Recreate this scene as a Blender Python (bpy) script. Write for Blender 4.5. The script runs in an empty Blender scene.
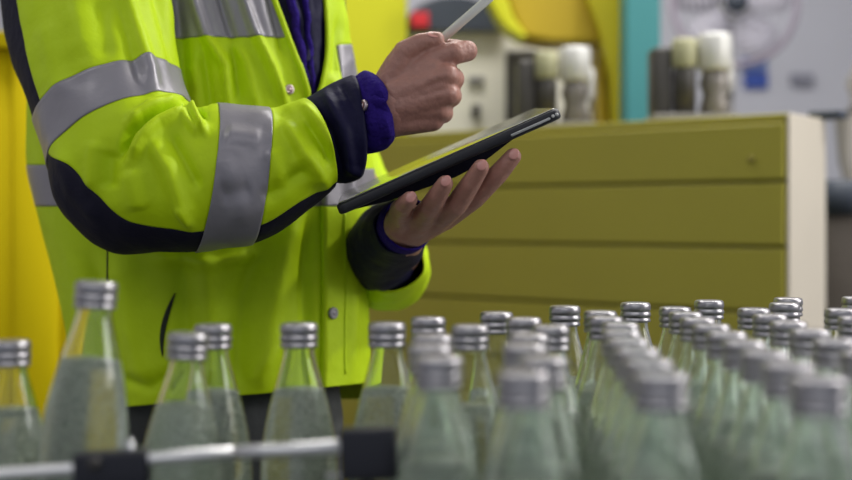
import bpy, bmesh, math, random
import numpy as np
from mathutils import Vector, Matrix, noise
from mathutils.bvhtree import BVHTree

random.seed(7)
S = bpy.context.scene
COL = S.collection
PI = math.pi
CZ = 1.10          # eye height
HY = 219.5         # horizon row
F = 1200.0

def P(px, py, d):
    """point seen at pixel (px,py) standing d metres away"""
    return Vector(((px - 426) * d / F, d, CZ - (py - HY) * d / F))

# ------------------------------------------------------------------ materials
def mat(name, col, rough=.6, metal=0., **kw):
    m = bpy.data.materials.new(name); m.use_nodes = True
    nt = m.node_tree; b = nt.nodes['Principled BSDF']
    b.inputs['Base Color'].default_value = (*col, 1)
    b.inputs['Roughness'].default_value = rough
    b.inputs['Metallic'].default_value = metal
    for k, v in kw.items():
        if k == 'var' or k == 'bump' or k == 'scale': continue
        b.inputs[k].default_value = v
    tc = nt.nodes.new('ShaderNodeTexCoord')
    nz = nt.nodes.new('ShaderNodeTexNoise'); nz.inputs['Scale'].default_value = kw.get('scale', 20)
    nz.inputs['Detail'].default_value = 5
    nt.links.new(tc.outputs['Object'], nz.inputs['Vector'])
    v = kw.get('var', .08)
    if v:
        mx = nt.nodes.new('ShaderNodeMix'); mx.data_type = 'RGBA'
        mx.inputs['A'].default_value = (*[c * (1 - v) for c in col], 1)
        mx.inputs['B'].default_value = (*[min(1, c * (1 + v)) for c in col], 1)
        nt.links.new(nz.outputs['Fac'], mx.inputs['Factor'])
        nt.links.new(mx.outputs['Result'], b.inputs['Base Color'])
    if kw.get('bump'):
        bp = nt.nodes.new('ShaderNodeBump'); bp.inputs['Strength'].default_value = kw['bump']
        bp.inputs['Distance'].default_value = .01
        nt.links.new(nz.outputs['Fac'], bp.inputs['Height'])
        nt.links.new(bp.outputs['Normal'], b.inputs['Normal'])
    return m

M = {}
M['hivis'] = mat('hivis_fabric', (.50, .69, .0), .6, bump=.3, scale=26, var=.04, **{'Specular IOR Level': .3})
M['band'] = mat('retroreflective_tape', (.27, .255, .28), .42, metal=.25, bump=.18, scale=30)
M['navy'] = mat('navy_fabric', (.008, .007, .020), .75, bump=.3, scale=40, **{'Specular IOR Level': .25})
M['navy2'] = mat('navy_lining', (.007, .006, .032), .6, bump=.4, scale=30, **{'Specular IOR Level': .16})
M['violet'] = mat('violet_fleece', (.028, .013, .17), .9, bump=.5, scale=160, **{'Specular IOR Level': .1})
M['trouser'] = mat('charcoal_cloth', (.06, .063, .062), .8, bump=.3, scale=60)
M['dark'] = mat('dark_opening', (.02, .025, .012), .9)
M['shoe'] = mat('black_leather', (.02, .02, .02), .4)
M['hair'] = mat('brown_hair', (.06, .035, .02), .6, bump=.6, scale=90)
M['snap'] = mat('snap_metal', (.55, .45, .45), .3, metal=.9)
M['snapring'] = mat('snap_ring', (.22, .10, .09), .4, metal=.5)
M['tabedge'] = mat('graphite_case', (.010, .010, .015), .5)
M['screen'] = mat('screen_glass', (.03, .03, .03), .14, var=0, **{'Specular IOR Level': 1.0, 'Coat Weight': .3, 'Coat Roughness': .1})
M['silverpl'] = mat('silver_button', (.6, .6, .58), .3, metal=.6)
M['stylus'] = mat('stylus_white', (.62, .62, .56), .35)
M['alu'] = mat('brushed_aluminium_cap', (.40, .385, .40), .30, metal=.88, bump=.05, scale=300)
M['rod'] = mat('satin_rod', (.85, .84, .84), .32, metal=.8)
M['worn'] = mat('worn_metal', (.22, .20, .185), .4, metal=.5, bump=.3, scale=60, var=.6)
M['yelpost'] = mat('yellow_upright_paint', (.50, .43, .003), .5)
M['collar'] = mat('pale_olive_collar', (.36, .35, .20), .5)
M['lid'] = mat('white_metal_lid', (.66, .65, .62), .4, metal=.2)
M['chrome'] = mat('chrome', (.80, .80, .80), .18, metal=1.)
M['blackpl'] = mat('black_plastic', (.012, .012, .02), .38)
M['belt'] = mat('conveyor_belt_rubber', (.05, .06, .05), .7)
M['steel'] = mat('stainless_frame', (.4, .4, .4), .35, metal=.9)
M['olive'] = mat('mustard_painted_steel', (.36, .315, .035), .5, scale=3)
M['olivedk'] = mat('mustard_gap', (.20, .17, .02), .7)
M['cream'] = mat('cream_panel', (.62, .56, .46), .6, scale=4)
M['wall'] = mat('lilac_grey_wall', (.62, .62, .68), .8, scale=2)
M['floor'] = mat('grey_epoxy_floor', (.22, .22, .21), .35, scale=5)
M['ceil'] = mat('ceiling_paint', (.5, .5, .5), .9)
M['yel'] = mat('yellow_paint', (.62, .48, .0), .8, scale=3, **{'Specular IOR Level': .15})
M['yel2'] = mat('lime_yellow_paint', (.52, .52, .002), .5, scale=3)
M['yeldk'] = mat('amber_tone', (.40, .28, .002), .55, scale=4)
M['teal'] = mat('teal_paint', (.045, .23, .24), .5, scale=4)
M['beige'] = mat('machine_beige', (.80, .77, .66), .55, scale=5)
M['slate'] = mat('slate_grey_hood', (.04, .05, .07), .5)
M['red'] = mat('red_plastic', (.62, .02, .03), .4)
M['dgrey'] = mat('dark_grey_metal', (.06, .055, .05), .45, metal=.3)
M['grey'] = mat('warm_grey_plastic', (.22, .21, .20), .5)
M['pale'] = mat('pale_metal', (.62, .60, .56), .35, metal=.5)
M['blue'] = mat('blue_vinyl', (.03, .08, .40), .5)
M['fan'] = mat('lilac_white_plastic', (.52, .50, .57), .5)
M['cream2'] = mat('fan_hub', (.5, .52, .40), .5)
M['brown'] = mat('brown_cardboard', (.035, .027, .02), .85, bump=.3)
M['hose'] = mat('taupe_hose', (.38, .35, .32), .6)

def skin_mat():
    m = mat('skin', (.42, .205, .155), .42, bump=.22, scale=110, var=.14)
    b = m.node_tree.nodes['Principled BSDF']
    b.inputs['Subsurface Weight'].default_value = .08
    b.inputs['Subsurface Radius'].default_value = (.01, .004, .002)
    return m
M['skin'] = skin_mat()
M['nail'] = mat('fingernail', (.58, .27, .23), .25)

M['glass'] = mat('bottle_glass', (.97,1,.97), .03, var=0, **{'Transmission Weight':1., 'IOR':1.45})
def liquid():
    m = bpy.data.materials.new('sparkling_water'); m.use_nodes = True
    nt = m.node_tree; b = nt.nodes['Principled BSDF']
    b.inputs['Base Color'].default_value = (.985, 1, .98, 1)
    b.inputs['Transmission Weight'].default_value = 1; b.inputs['IOR'].default_value = 1.30
    b.inputs['Roughness'].default_value = .06
    # fine bubbles, and a diffuse share that puts brightness into the liquid
    tc = nt.nodes.new('ShaderNodeTexCoord'); nz = nt.nodes.new('ShaderNodeTexNoise'); nz.inputs['Scale'].default_value = 420
    nt.links.new(tc.outputs['Object'], nz.inputs['Vector'])
    df = nt.nodes.new('ShaderNodeBsdfDiffuse'); df.inputs['Color'].default_value = (.90, .97, .86, 1)
    tl = nt.nodes.new('ShaderNodeBsdfTranslucent'); tl.inputs['Color'].default_value = (.90, .98, .84, 1); ad = nt.nodes.new('ShaderNodeMixShader'); ad.inputs['Fac'].default_value = .5
    nt.links.new(df.outputs[0], ad.inputs[1]); nt.links.new(tl.outputs[0], ad.inputs[2])
    mx = nt.nodes.new('ShaderNodeMixShader'); rm = nt.nodes.new('ShaderNodeMapRange')
    rm.inputs['From Min'].default_value = .35; rm.inputs['From Max'].default_value = .75
    rm.inputs['To Min'].default_value = .20; rm.inputs['To Max'].default_value = .42
    nt.links.new(nz.outputs['Fac'], rm.inputs['Value']); nt.links.new(rm.outputs['Result'], mx.inputs['Fac'])
    nt.links.new(b.outputs[0], mx.inputs[1]); nt.links.new(ad.outputs[0], mx.inputs[2])
    nt.links.new(mx.outputs[0], nt.nodes['Material Output'].inputs['Surface'])
    return m
M['liquid'] = liquid()

# ------------------------------------------------------------------ helpers
def smooth(me, ang=None):
    for p in me.polygons: p.use_smooth = True

def link(name, me, m, parent=None, origin=(0, 0, 0), sm=True):
    """one mesh object; vertices given in world space are stored relative to origin"""
    if isinstance(me, bmesh.types.BMesh):
        bm = me; me = bpy.data.meshes.new(name); bm.to_mesh(me); bm.free()
    if sm: smooth(me)
    o = bpy.data.objects.new(name, me); COL.objects.link(o)
    if m is not None and len(me.materials) == 0: me.materials.append(m)
    og = Vector(origin)
    if og.length: me.transform(Matrix.Translation(-og))
    if parent is None: o.location = og
    else:
        o.parent = parent
    return o

def mkbvh(b):
    b.normal_update(); return BVHTree.FromBMesh(b)

def tag(o, label, cat, group=None, kind=None):
    if label: o['label'] = label
    if cat: o['category'] = cat
    if group: o['group'] = group
    if kind: o['kind'] = kind
    return o

def root(name, loc, label, cat, group=None, rz=0):
    o = bpy.data.objects.new(name, None); COL.objects.link(o); o.empty_display_size = .05
    o.location = loc; o.rotation_euler = (0, 0, rz)
    return tag(o, label, cat, group)

def box(bm, c, s, rot=None, bev=0.):
    r = bmesh.ops.create_cube(bm, size=1)
    vs = r['verts']
    for v in vs: v.co = Vector((v.co.x * s[0], v.co.y * s[1], v.co.z * s[2]))
    if bev:
        es = list({e for v in vs for e in v.link_edges})
        rr = bmesh.ops.bevel(bm, geom=es, offset=bev, segments=3, affect='EDGES', profile=.5)
        vs = list({v for f in rr['faces'] for v in f.verts} | {v for v in vs if v.is_valid})
    mtx = Matrix.Translation(Vector(c)) @ (rot.to_4x4() if rot else Matrix())
    bmesh.ops.transform(bm, matrix=mtx, verts=vs)
    return bm

def B(): return bmesh.new()

def lathe(bm, prof, c=(0, 0, 0), n=40, cap0=True, cap1=True, axis='Z', rot=None):
    rings = []
    mt = rot.to_4x4() if rot else Matrix()
    c = Vector(c)
    for r, z in prof:
        ring = []
        for k in range(n):
            a = 2 * PI * k / n
            v = mt @ Vector((r * math.cos(a), r * math.sin(a), z))
            ring.append(bm.verts.new(v + c))
        rings.append(ring)
    for i in range(len(rings) - 1):
        for k in range(n):
            bm.faces.new((rings[i][k], rings[i][(k + 1) % n], rings[i + 1][(k + 1) % n], rings[i + 1][k]))
    if cap0: bm.faces.new(list(reversed(rings[0])))
    if cap1: bm.faces.new(rings[-1])
    return bm

def tube(bm, pts, r, n=16):
    """round bar through points, radius r or list of radii"""
    pts = [Vector(p) for p in pts]
    rr = r if isinstance(r, (list, tuple)) else [r] * len(pts)
    rings = []
    up = Vector((0, 0, 1))
    for i, p in enumerate(pts):
        t = (pts[min(i + 1, len(pts) - 1)] - pts[max(i - 1, 0)]).normalized()
        a = t.cross(up)
        if a.length < .1: a = t.cross(Vector((1, 0, 0)))
        a.normalize(); b = t.cross(a)
        rings.append([bm.verts.new(p + (a * math.cos(2 * PI * k / n) + b * math.sin(2 * PI * k / n)) * rr[i]) for k in range(n)])
    for i in range(len(rings) - 1):
        for k in range(n):
            bm.faces.new((rings[i][k], rings[i][(k + 1) % n], rings[i + 1][(k + 1) % n], rings[i + 1][k]))
    bm.faces.new(list(reversed(rings[0]))); bm.faces.new(rings[-1])
    bmesh.ops.recalc_face_normals(bm, faces=bm.faces)
    return bm

def sphere(bm, c, r, n=16, sc=(1, 1, 1), rot=None):
    rs = bmesh.ops.create_uvsphere(bm, u_segments=n, v_segments=max(6, n * 2 // 3), radius=r)
    mt = Matrix.Translation(Vector(c)) @ (rot.to_4x4() if rot else Matrix()) @ Matrix.Diagonal((*sc, 1))
    bmesh.ops.transform(bm, matrix=mt, verts=rs['verts'])

def autosm(o, ang=35):
    me = o.data
    bm = bmesh.new(); bm.from_mesh(me)
    for e in bm.edges:
        if len(e.link_faces) == 2 and e.calc_face_angle(0) > math.radians(ang): e.smooth = False
    bm.to_mesh(me); bm.free()
    return o

def bake(o):
    """apply modifiers without operators"""
    dg = bpy.context.evaluated_depsgraph_get()
    me = bpy.data.meshes.new_from_object(o.evaluated_get(dg))
    o.modifiers.clear(); o.data = me
    return o

# ------------------------------------------------------------------ camera, light
cam = bpy.data.cameras.new('camera'); co = bpy.data.objects.new('camera', cam); COL.objects.link(co)
co.location = (0, 0, CZ); co.rotation_euler = (PI / 2, 0, 0)
cam.sensor_width = 36; cam.lens = 36 * F / 852; cam.shift_y = -(240 - HY) / 852
cam.clip_start = .02; cam.clip_end = 60
cam.dof.use_dof = True; cam.dof.focus_distance = 1.16; cam.dof.aperture_fstop = (cam.lens / 1000) / .017
S.camera = co
S.view_settings.view_transform = 'Standard'; S.view_settings.look = 'None'; S.view_settings.gamma = 1
S.view_settings.exposure = -0.18
S.cycles.use_denoising = True
S.cycles.max_bounces = 44; S.cycles.transmission_bounces = 44; S.cycles.transparent_max_bounces = 64
S.cycles.diffuse_bounces = 4; S.cycles.glossy_bounces = 8
S.cycles.sample_clamp_indirect = 6

w = bpy.data.worlds.new('World'); S.world = w; w.use_nodes = True
w.node_tree.nodes['Background'].inputs[0].default_value = (.80, .86, 1, 1)
w.node_tree.nodes['Background'].inputs[1].default_value = .42

def area(name, loc, target, sx, sy, power, col=(1, 1, 1)):
    l = bpy.data.lights.new(name, 'AREA'); l.shape = 'RECTANGLE'; l.size = sx; l.size_y = sy; l.energy = power; l.color = col
    o = bpy.data.objects.new(name, l); COL.objects.link(o); o.location = loc
    o.rotation_euler = (Vector(target) - Vector(loc)).to_track_quat('-Z', 'Y').to_euler()
    return o
area('window_light', (2.35, 1.0, 1.9), (0, 1.3, 1.1), 1.3, 1.2, 30, (1, .98, .96))
area('unseen_lamp_light', (1.5, 1.7, 2.7), (0, 1.0, 1.0), .15, .15, 24, (1, .98, .95))
area('unseen_lamp_light', (1.1, 1.9, 3.1), (0, 1.2, 1.0), .5, 1.8, 24, (1, .98, .95))
area('unseen_lamp_light', (.3, 2.6, 3.1), (.3, 3.3, 0), 1.6, .5, 55, (1, .98, .95))  # added out of view to brighten the fronts of the back machines
area('unseen_lamp_light', (-.3, -.9, 2.5), (0, 1.2, 1.0), 2.4, .8, 12, (1, .98, .96))  # added behind the camera for soft fill and streaks on the glass
area('unseen_lamp_light', (-1.6, 1.2, 3.1), (-1.2, 1.9, 0.8), .5, 1.5, 14, (1, .98, .95))

# ------------------------------------------------------------------ room
def struct(name, c, s, m, rz=0):
    o = link(name, box(B(), (0, 0, 0), s), m, sm=False); o.location = c; o.rotation_euler = (0, 0, rz); o['kind'] = 'structure'; return o
struct('floor', (0, 2.0, -.05), (6, 6.2, .1), M['floor'])
struct('ceiling', (0, 2.9, 3.35), (6, 4.4, .1), M['ceil'])
struct('wall_back', (0, 5.05, 1.65), (6, .1, 3.3), M['wall'])
struct('wall_left', (-2.95, 2.0, 1.65), (.1, 6, 3.3), M['wall'])
# right wall with a window opening
wr = B()
box(wr, (2.95, 2.0, .6), (.1, 6, 1.2)); box(wr, (2.95, 2.0, 2.95), (.1, 6, .7))
box(wr, (2.95, 3.45, 1.9), (.1, 3.1, 1.4)); box(wr, (2.95, -.35, 1.9), (.1, 1.3, 1.4))
o = link('wall_right', wr, M['wall'], sm=False); o['kind'] = 'structure'

# ------------------------------------------------------------------ loft engine for clothing
def catmull(ctrl, subs):
    c = np.array(ctrl, float); out = []; idx = []
    n = len(c)
    for i in range(n - 1):
        p0 = c[max(i - 1, 0)]; p1 = c[i]; p2 = c[i + 1]; p3 = c[min(i + 2, n - 1)]
        k = subs[i] if isinstance(subs, (list, tuple)) else subs
        idx.append(len(out))
        for j in range(k):
            t = j / k
            # cardinal with lowered tension to avoid overshoot
            m1 = (p2 - p0) * .42; m2 = (p3 - p1) * .42
            h = (2 * t**3 - 3 * t**2 + 1) * p1 + (t**3 - 2 * t**2 + t) * m1 + (-2 * t**3 + 3 * t**2) * p2 + (t**3 - t**2) * m2
            out.append(h)
    idx.append(len(out)); out.append(c[-1])
    return np.array(out), idx

def seg_dist(x, y, pl):
    """distance to polyline and fraction along it"""
    best = np.full_like(x, 1e9); fr = np.zeros_like(x)
    L = [math.dist(pl[i], pl[i + 1]) for i in range(len(pl) - 1)]; T = sum(L); acc = 0
    for i in range(len(pl) - 1):
        ax, ay = pl[i]; bx, by = pl[i + 1]; dx, dy = bx - ax, by - ay
        t = np.clip(((x - ax) * dx + (y - ay) * dy) / (L[i]**2 + 1e-9), 0, 1)
        d = np.hypot(x - ax - t * dx, y - ay - t * dy)
        m = d < best; best = np.where(m, d, best); fr = np.where(m, (acc + t * L[i]) / T, fr)
        acc += L[i]
    return best, fr

def fold_field(X, Y, folds):
    D = np.zeros_like(X)
    for pl, wd, amp in folds:
        d, fr = seg_dist(X, Y, pl)
        wd = wd * .8; amp = amp * 1.55
        taper = np.clip(np.minimum(fr, 1 - fr) * 5 + .25, 0, 1)
        D += amp * .001 * np.exp(-(d / wd)**2) * taper
    return D

def grid_world(GX, GY, GD):
    W = np.empty(GX.shape + (3,))
    W[..., 0] = (GX - 426) * GD / F; W[..., 1] = GD; W[..., 2] = CZ - (GY - HY) * GD / F
    return W

def displace(W, D, closed=True, nscale=9, namp=.0022, seed=0):
    du = np.gradient(W, axis=0)
    dv = (np.roll(W, -1, 1) - np.roll(W, 1, 1)) if closed else np.gradient(W, axis=1)
    N = np.cross(du, dv); N /= (np.linalg.norm(N, axis=2, keepdims=True) + 1e-12)
    # outward: away from ring centre
    C = W.mean(axis=1, keepdims=True)
    sgn = np.sign(((W - C) * N).sum(2).mean())
    N *= sgn
    nz = np.zeros(W.shape[:2])
    for i in range(W.shape[0]):
        for j in range(W.shape[1]):
            p = Vector(W[i, j]) * nscale + Vector((seed, 0, 0))
            nz[i, j] = noise.noise(p) + .5 * noise.noise(p * 2.3)
    return W + N * (D + nz * namp)[..., None], N

def emit(name, W, N, cells, cls, m, parent, origin, lift=0., thick=.0015, closed=True):
    """mesh of all grid cells of one class"""
    nr, nc = W.shape[:2]
    bm = bmesh.new(); vm = {}
    def V(i, j):
        j = j % nc if closed else j
        if (i, j) not in vm: vm[(i, j)] = bm.verts.new(W[i, j] + N[i, j] * lift)
        return vm[(i, j)]
    for i in range(nr - 1):
        for j in range(nc if closed else nc - 1):
            if cells[i, j] == cls:
                try: bm.faces.new((V(i, j), V(i, j + 1), V(i + 1, j + 1), V(i + 1, j)))
                except ValueError: pass
    bmesh.ops.recalc_face_normals(bm, faces=bm.faces)
    o = link(name, bm, m, parent, origin)
    if thick:
        so = o.modifiers.new('thickness', 'SOLIDIFY'); so.thickness = thick; so.offset = 0
    return o

# ------------------------------------------------------------------ the person
PX = P(205, 300, 1.46).x; PY = 1.46
OR = Vector((PX, PY, 0))
person = root('person', OR, 'person in a yellow high-visibility jacket writing on a tablet with a stylus', 'person')

_us = []
for _i in range(1, 12):
    for _j in range(20):
        _t = PI * _i / 12; _f = 2 * PI * _j / 20
        _us.append(Vector((math.sin(_t) * math.cos(_f), math.sin(_t) * math.sin(_f), math.cos(_t))))
def ball(bm, c, r):
    v = [bm.verts.new(c + u * r) for u in _us]; t = bm.verts.new(c + Vector((0, 0, r))); b = bm.verts.new(c - Vector((0, 0, r)))
    for j in range(20):
        k = (j + 1) % 20
        bm.faces.new((t, v[j], v[k])); bm.faces.new((b, v[200 + k], v[200 + j]))
        for i in range(10): bm.faces.new((v[i * 20 + j], v[i * 20 + 20 + j], v[i * 20 + 20 + k], v[i * 20 + k]))
def cone(bm, a, b, ra, rb):
    t = (b - a).normalized(); p = t.orthogonal().normalized(); q = t.cross(p)
    A_ = [bm.verts.new(a + (p * math.cos(2 * PI * k / 20) + q * math.sin(2 * PI * k / 20)) * ra) for k in range(20)]
    B_ = [bm.verts.new(b + (p * math.cos(2 * PI * k / 20) + q * math.sin(2 * PI * k / 20)) * rb) for k in range(20)]
    for k in range(20): bm.faces.new((A_[k], A_[(k + 1) % 20], B_[(k + 1) % 20], B_[k]))
    bm.faces.new(list(reversed(A_))); bm.faces.new(B_)
def rounded_chain(bm, pts, n=18):
    """tapered rounded limb: list of (Vector, r)"""
    for (a, ra), (b, rb) in zip(pts[:-1], pts[1:]):
        ball(bm, a, ra); ball(bm, b, rb)
        if (b - a).length > 1e-5: cone(bm, a, b, ra, rb)

def remesh(name, bm, vox, it=6, m=None):
    me = bpy.data.meshes.new(name); bm.to_mesh(me); bm.free()
    o = bpy.data.objects.new(name, me); COL.objects.link(o)
    r = o.modifiers.new('r', 'REMESH'); r.mode = 'VOXEL'; r.voxel_size = vox
    s = o.modifiers.new('s', 'SMOOTH'); s.factor = .5; s.iterations = it
    bpy.context.view_layer.update()
    bake(o); me = o.data
    bpy.data.objects.remove(o)
    return me

# coarse body
bm = B()
hipc = Vector((PX, 1.47, .93))
def RC(*a): rounded_chain(bm, [(Vector(p), r) for p, r in a], 16)
RC(((PX - .05, 1.49, .93), .105), ((PX + .05, 1.47, .93), .105))
RC(((PX, 1.48, .93), .12), ((PX, 1.48, 1.15), .10), ((PX, 1.48, 1.33), .105), ((PX, 1.48, 1.42), .085))
RC(((PX - .10, 1.46, 1.40), .06), ((PX + .08, 1.54, 1.40), .06))
RC(((PX, 1.48, 1.42), .058), ((PX + .015, 1.475, 1.52), .052))
hc = Vector((PX + .035, 1.465, 1.635))
sphere(bm, hc, .1, 24, (.98, .78, 1.18)); sphere(bm, hc + Vector((.02, 0, -.05)), .075, 20, (1.0, .85, 1.0))
fd = Vector((.95, -.31, 0)).normalized(); sd = Vector((.31, .95, 0)).normalized()
RC((hc + fd * .09 + Vector((0, 0, .01)), .011), (hc + fd * .112 + Vector((0, 0, -.02)), .015))
RC((hc + fd * .085 - sd * .02 + Vector((0, 0, -.055)), .009), (hc + fd * .085 + sd * .02 + Vector((0, 0, -.055)), .009))
for k in (-1, 1):
    sphere(bm, hc + sd * k * .08 + Vector((0, 0, -.01)), .028, 12, (.6, .35, 1.1))
    RC((hc + fd * .083 + sd * k * .018 + Vector((0, 0, .035)), .009), (hc + fd * .078 + sd * k * .045 + Vector((0, 0, .035)), .008))
# arms (inside sleeves)
RC((P(110, -70, 1.38), .05), (P(108, 165, 1.24), .042), (P(250, 165, 1.225), .038), (P(350, 120, 1.222), .030), (P(392, 106, 1.222), .027))
RC((P(275, -90, 1.54), .048), (P(300, 100, 1.56), .044), (P(388, 262, 1.53), .038), (P(396, 250, 1.40), .031), (P(403, 234, 1.29), .026))
# legs
for sx in (-1, 1):
    RC(((PX + sx * .075, 1.48 - sx * .02, .90), .085), ((PX + sx * .09, 1.47 - sx * .02, .50), .055), ((PX + sx * .09, 1.49 - sx * .02, .09), .04))
    RC(((PX + sx * .09, 1.49 - sx * .02, .05), .035), ((PX + sx * .09 + .13, 1.44 - sx * .02, .04), .03))
me_body = remesh('body', bm, .008, 4)

# right hand (near, holding the stylus)
def HC(bm, *a):   # (px,py,d,r_mm)
    rounded_chain(bm, [(P(x, y, d), r * .001) for x, y, d, r in a], 18)
bm = B()
HC(bm, (352, 122, 1.226, 27), (378, 110, 1.224, 26), (392, 104, 1.223, 25))
mc = [(434, 60, 1.212, 12.5), (447, 75, 1.203, 12), (448, 94, 1.206, 11.5), (440, 111, 1.216, 11)]
ws = [(394, 84, 1.222, 16), (396, 95, 1.214, 17), (396, 107, 1.214, 17), (394, 118, 1.222, 15)]
for a, b in zip(ws, mc): HC(bm, (385, 104, 1.224, 20), a, b)
# palm flesh behind the knuckles
HC(bm, (388, 122, 1.222, 17), (404, 121, 1.222, 15), (432, 119, 1.222, 13)); HC(bm, (400, 80, 1.236, 16), (432, 72, 1.232, 13)); HC(bm, (400, 112, 1.236, 16), (436, 106, 1.234, 12))
HC(bm, mc[0], (454, 53, 1.208, 12), (467, 51, 1.216, 11), (466, 50, 1.235, 9.5), (452, 47, 1.243, 8.5), (442, 47, 1.246, 8))          # index
HC(bm, mc[1], (453, 79, 1.222, 12), (451, 82, 1.243, 11), (440, 82, 1.258, 9), (424, 82, 1.255, 8.5))    # middle
HC(bm, mc[2], (451, 96, 1.226, 11.5), (448, 99, 1.246, 10.8), (436, 100, 1.258, 9), (424, 98, 1.254, 8))  # ring
HC(bm, mc[3], (443, 113, 1.232, 11), (439, 115, 1.250, 10), (430, 115, 1.258, 8), (420, 112, 1.252, 7.5))  # little
HC(bm, (388, 86, 1.222, 17), (398, 66, 1.217, 15), (405, 52, 1.212, 12), (420, 43, 1.209, 10), (433, 40, 1.208, 8.6), (437, 39, 1.208, 7.8))  # thumb
HC(bm, (398, 72, 1.222, 15), (418, 60, 1.222, 13))   # web
# tendons
for k in range(4):
    HC(bm, (ws[k][0] + 4, ws[k][1], ws[k][2] - .0105, 5), (mc[k][0] - 8, mc[k][1] + 1, mc[k][2] - .0085, 4.2), (mc[k][0], mc[k][1], mc[k][2] - .0072, 5.5))
    if k < 3: HC(bm, ((ws[k][0] + ws[k + 1][0]) / 2 + 4, (ws[k][1] + ws[k + 1][1]) / 2, (ws[k][2] + ws[k + 1][2]) / 2, 16), ((mc[k][0] + mc[k + 1][0]) / 2 - 6, (mc[k][1] + mc[k + 1][1]) / 2, (mc[k][2] + mc[k + 1][2]) / 2, 11.5))
me_rh = remesh('hand', bm, .0013, 16)

# left hand (far, under the tablet)
bm = B()
HC(bm, (399, 240, 1.33, 25), (403, 231, 1.285, 24), (408, 223, 1.262, 21))
HC(bm, (402, 225, 1.262, 20), (402, 218, 1.246, 15)); HC(bm, (408, 226, 1.262, 20), (420, 222, 1.244, 15))
HC(bm, (412, 228, 1.262, 19), (434, 222, 1.246, 14)); HC(bm, (414, 230, 1.266, 18), (444, 218, 1.250, 13))
HC(bm, (402, 218, 1.246, 14), (400, 210, 1.218, 11), (404, 205, 1.194, 9.5), (410, 199, 1.180, 8))
HC(bm, (420, 222, 1.244, 14), (430, 208, 1.208, 11.5), (438, 195, 1.188, 10), (445, 183.5, 1.176, 8.3))
HC(bm, (434, 222, 1.246, 14), (456, 205, 1.208, 11.5), (471, 183, 1.188, 10), (481, 167.5, 1.177, 8.5))
HC(bm, (444, 218, 1.250, 13.5), (474, 198, 1.216, 11.3), (498, 174, 1.196, 10.2), (513, 156.5, 1.186, 8.5))
HC(bm, (398, 225, 1.28, 15), (396, 215, 1.305, 12), (400, 208, 1.325, 10), (408, 204, 1.34, 8.5))
me_lh = remesh('hand', bm, .0013, 12)

nails = B()
def nail(p, nrm, along, w_, l_):
    n = nrm.normalized(); a = (along - along.dot(n) * n).normalized(); s = n.cross(a)
    R = Matrix((s, a, n)).transposed()
    sphere(nails, p, 1, 14, (w_, l_, .0012), R)
nail(P(434, 34.5, 1.2035), Vector((.15, -.65, .75)), Vector((1, 0, .25)), .0055, .0075)
for (x, y, d), al in (((411, 197, 1.1722), (.5, 0, .8)), ((446, 181, 1.1680), (.6, 0, .8)), ((482, 165, 1.1690), (.6, 0, .8)), ((514, 154, 1.1780), (.6, 0, .8))):
    nail(P(x, y, d), Vector((.1, -1, .15)), Vector(al), .0048, .0062)
me_n = bpy.data.meshes.new('nails'); nails.to_mesh(me_n); nails.free()
# join body, hands and nails into one mesh
bm = B()
for k, mm in enumerate((me_body, me_rh, me_lh, me_n)):
    n0 = len(bm.faces); bm.from_mesh(mm); bm.faces.ensure_lookup_table()
    for f in bm.faces[n0:]: f.material_index = 1 if k == 3 else 0
body = link('body', bm, M['skin'], person, OR); body.data.materials.append(M['nail'])

hb = B(); sphere(hb, hc + Vector((-.012, 0, .02)), .106, 24, (1.0, .84, 1.18))
bmesh.ops.delete(hb, geom=[v for v in hb.verts if (v.co - hc).dot(fd) > .045 and v.co.z < hc.z + .07 or v.co.z < hc.z - .07], context='VERTS')
hh = link('hair', hb, M['hair'], person, OR); hh.modifiers.new('t', 'SOLIDIFY').thickness = .01

# ---- jacket torso
jacket = None
#  y,  xl,  xr,  x1(opening left), x2(opening right), d, b, tiltR
TR = [
 (-150, 160, 262, 205, 232, 1.50, .050, 0, 0),
 (-132, 110, 300, 220, 262, 1.49, .085, 0, 0),
 (-100, 62, 330, 238, 300, 1.48, .105, 20, 0),
 (-55, 50, 342, 258, 322, 1.47, .118, 30, 0),
 (-17, 45, 350, 270, 327, 1.46, .126, 62, 0),
 (37, 38, 358, 288, 322, 1.46, .130, 46, 0),
 (97, 28, 363, 307, 310.5, 1.46, .134, 28, 0),
 (165, 27, 373, 319, 320.5, 1.46, .136, 4, 0),
 (206, 36, 374, 321, 322.3, 1.46, .136, 0, 0),
 (262, 50, 370, 321, 322.2, 1.46, .134, 0, 0),
 (325, 66, 369, 321, 322.3, 1.46, .134, 0, 0),
 (399, 82, 371, 321, 322.3, 1.46, .138, 0, 1),
]
G, idx = catmull(TR, [4, 6, 14, 14, 22, 26, 28, 18, 20, 24, 24])
nA, nB_, nC, nD = 24, 4, 120, 40
nr = len(G); nc = nA + nB_ + nC + nD
GX = np.zeros((nr, nc)); GY = np.zeros((nr, nc)); GD = np.zeros((nr, nc)); PH = np.zeros((nr, nc))
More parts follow.
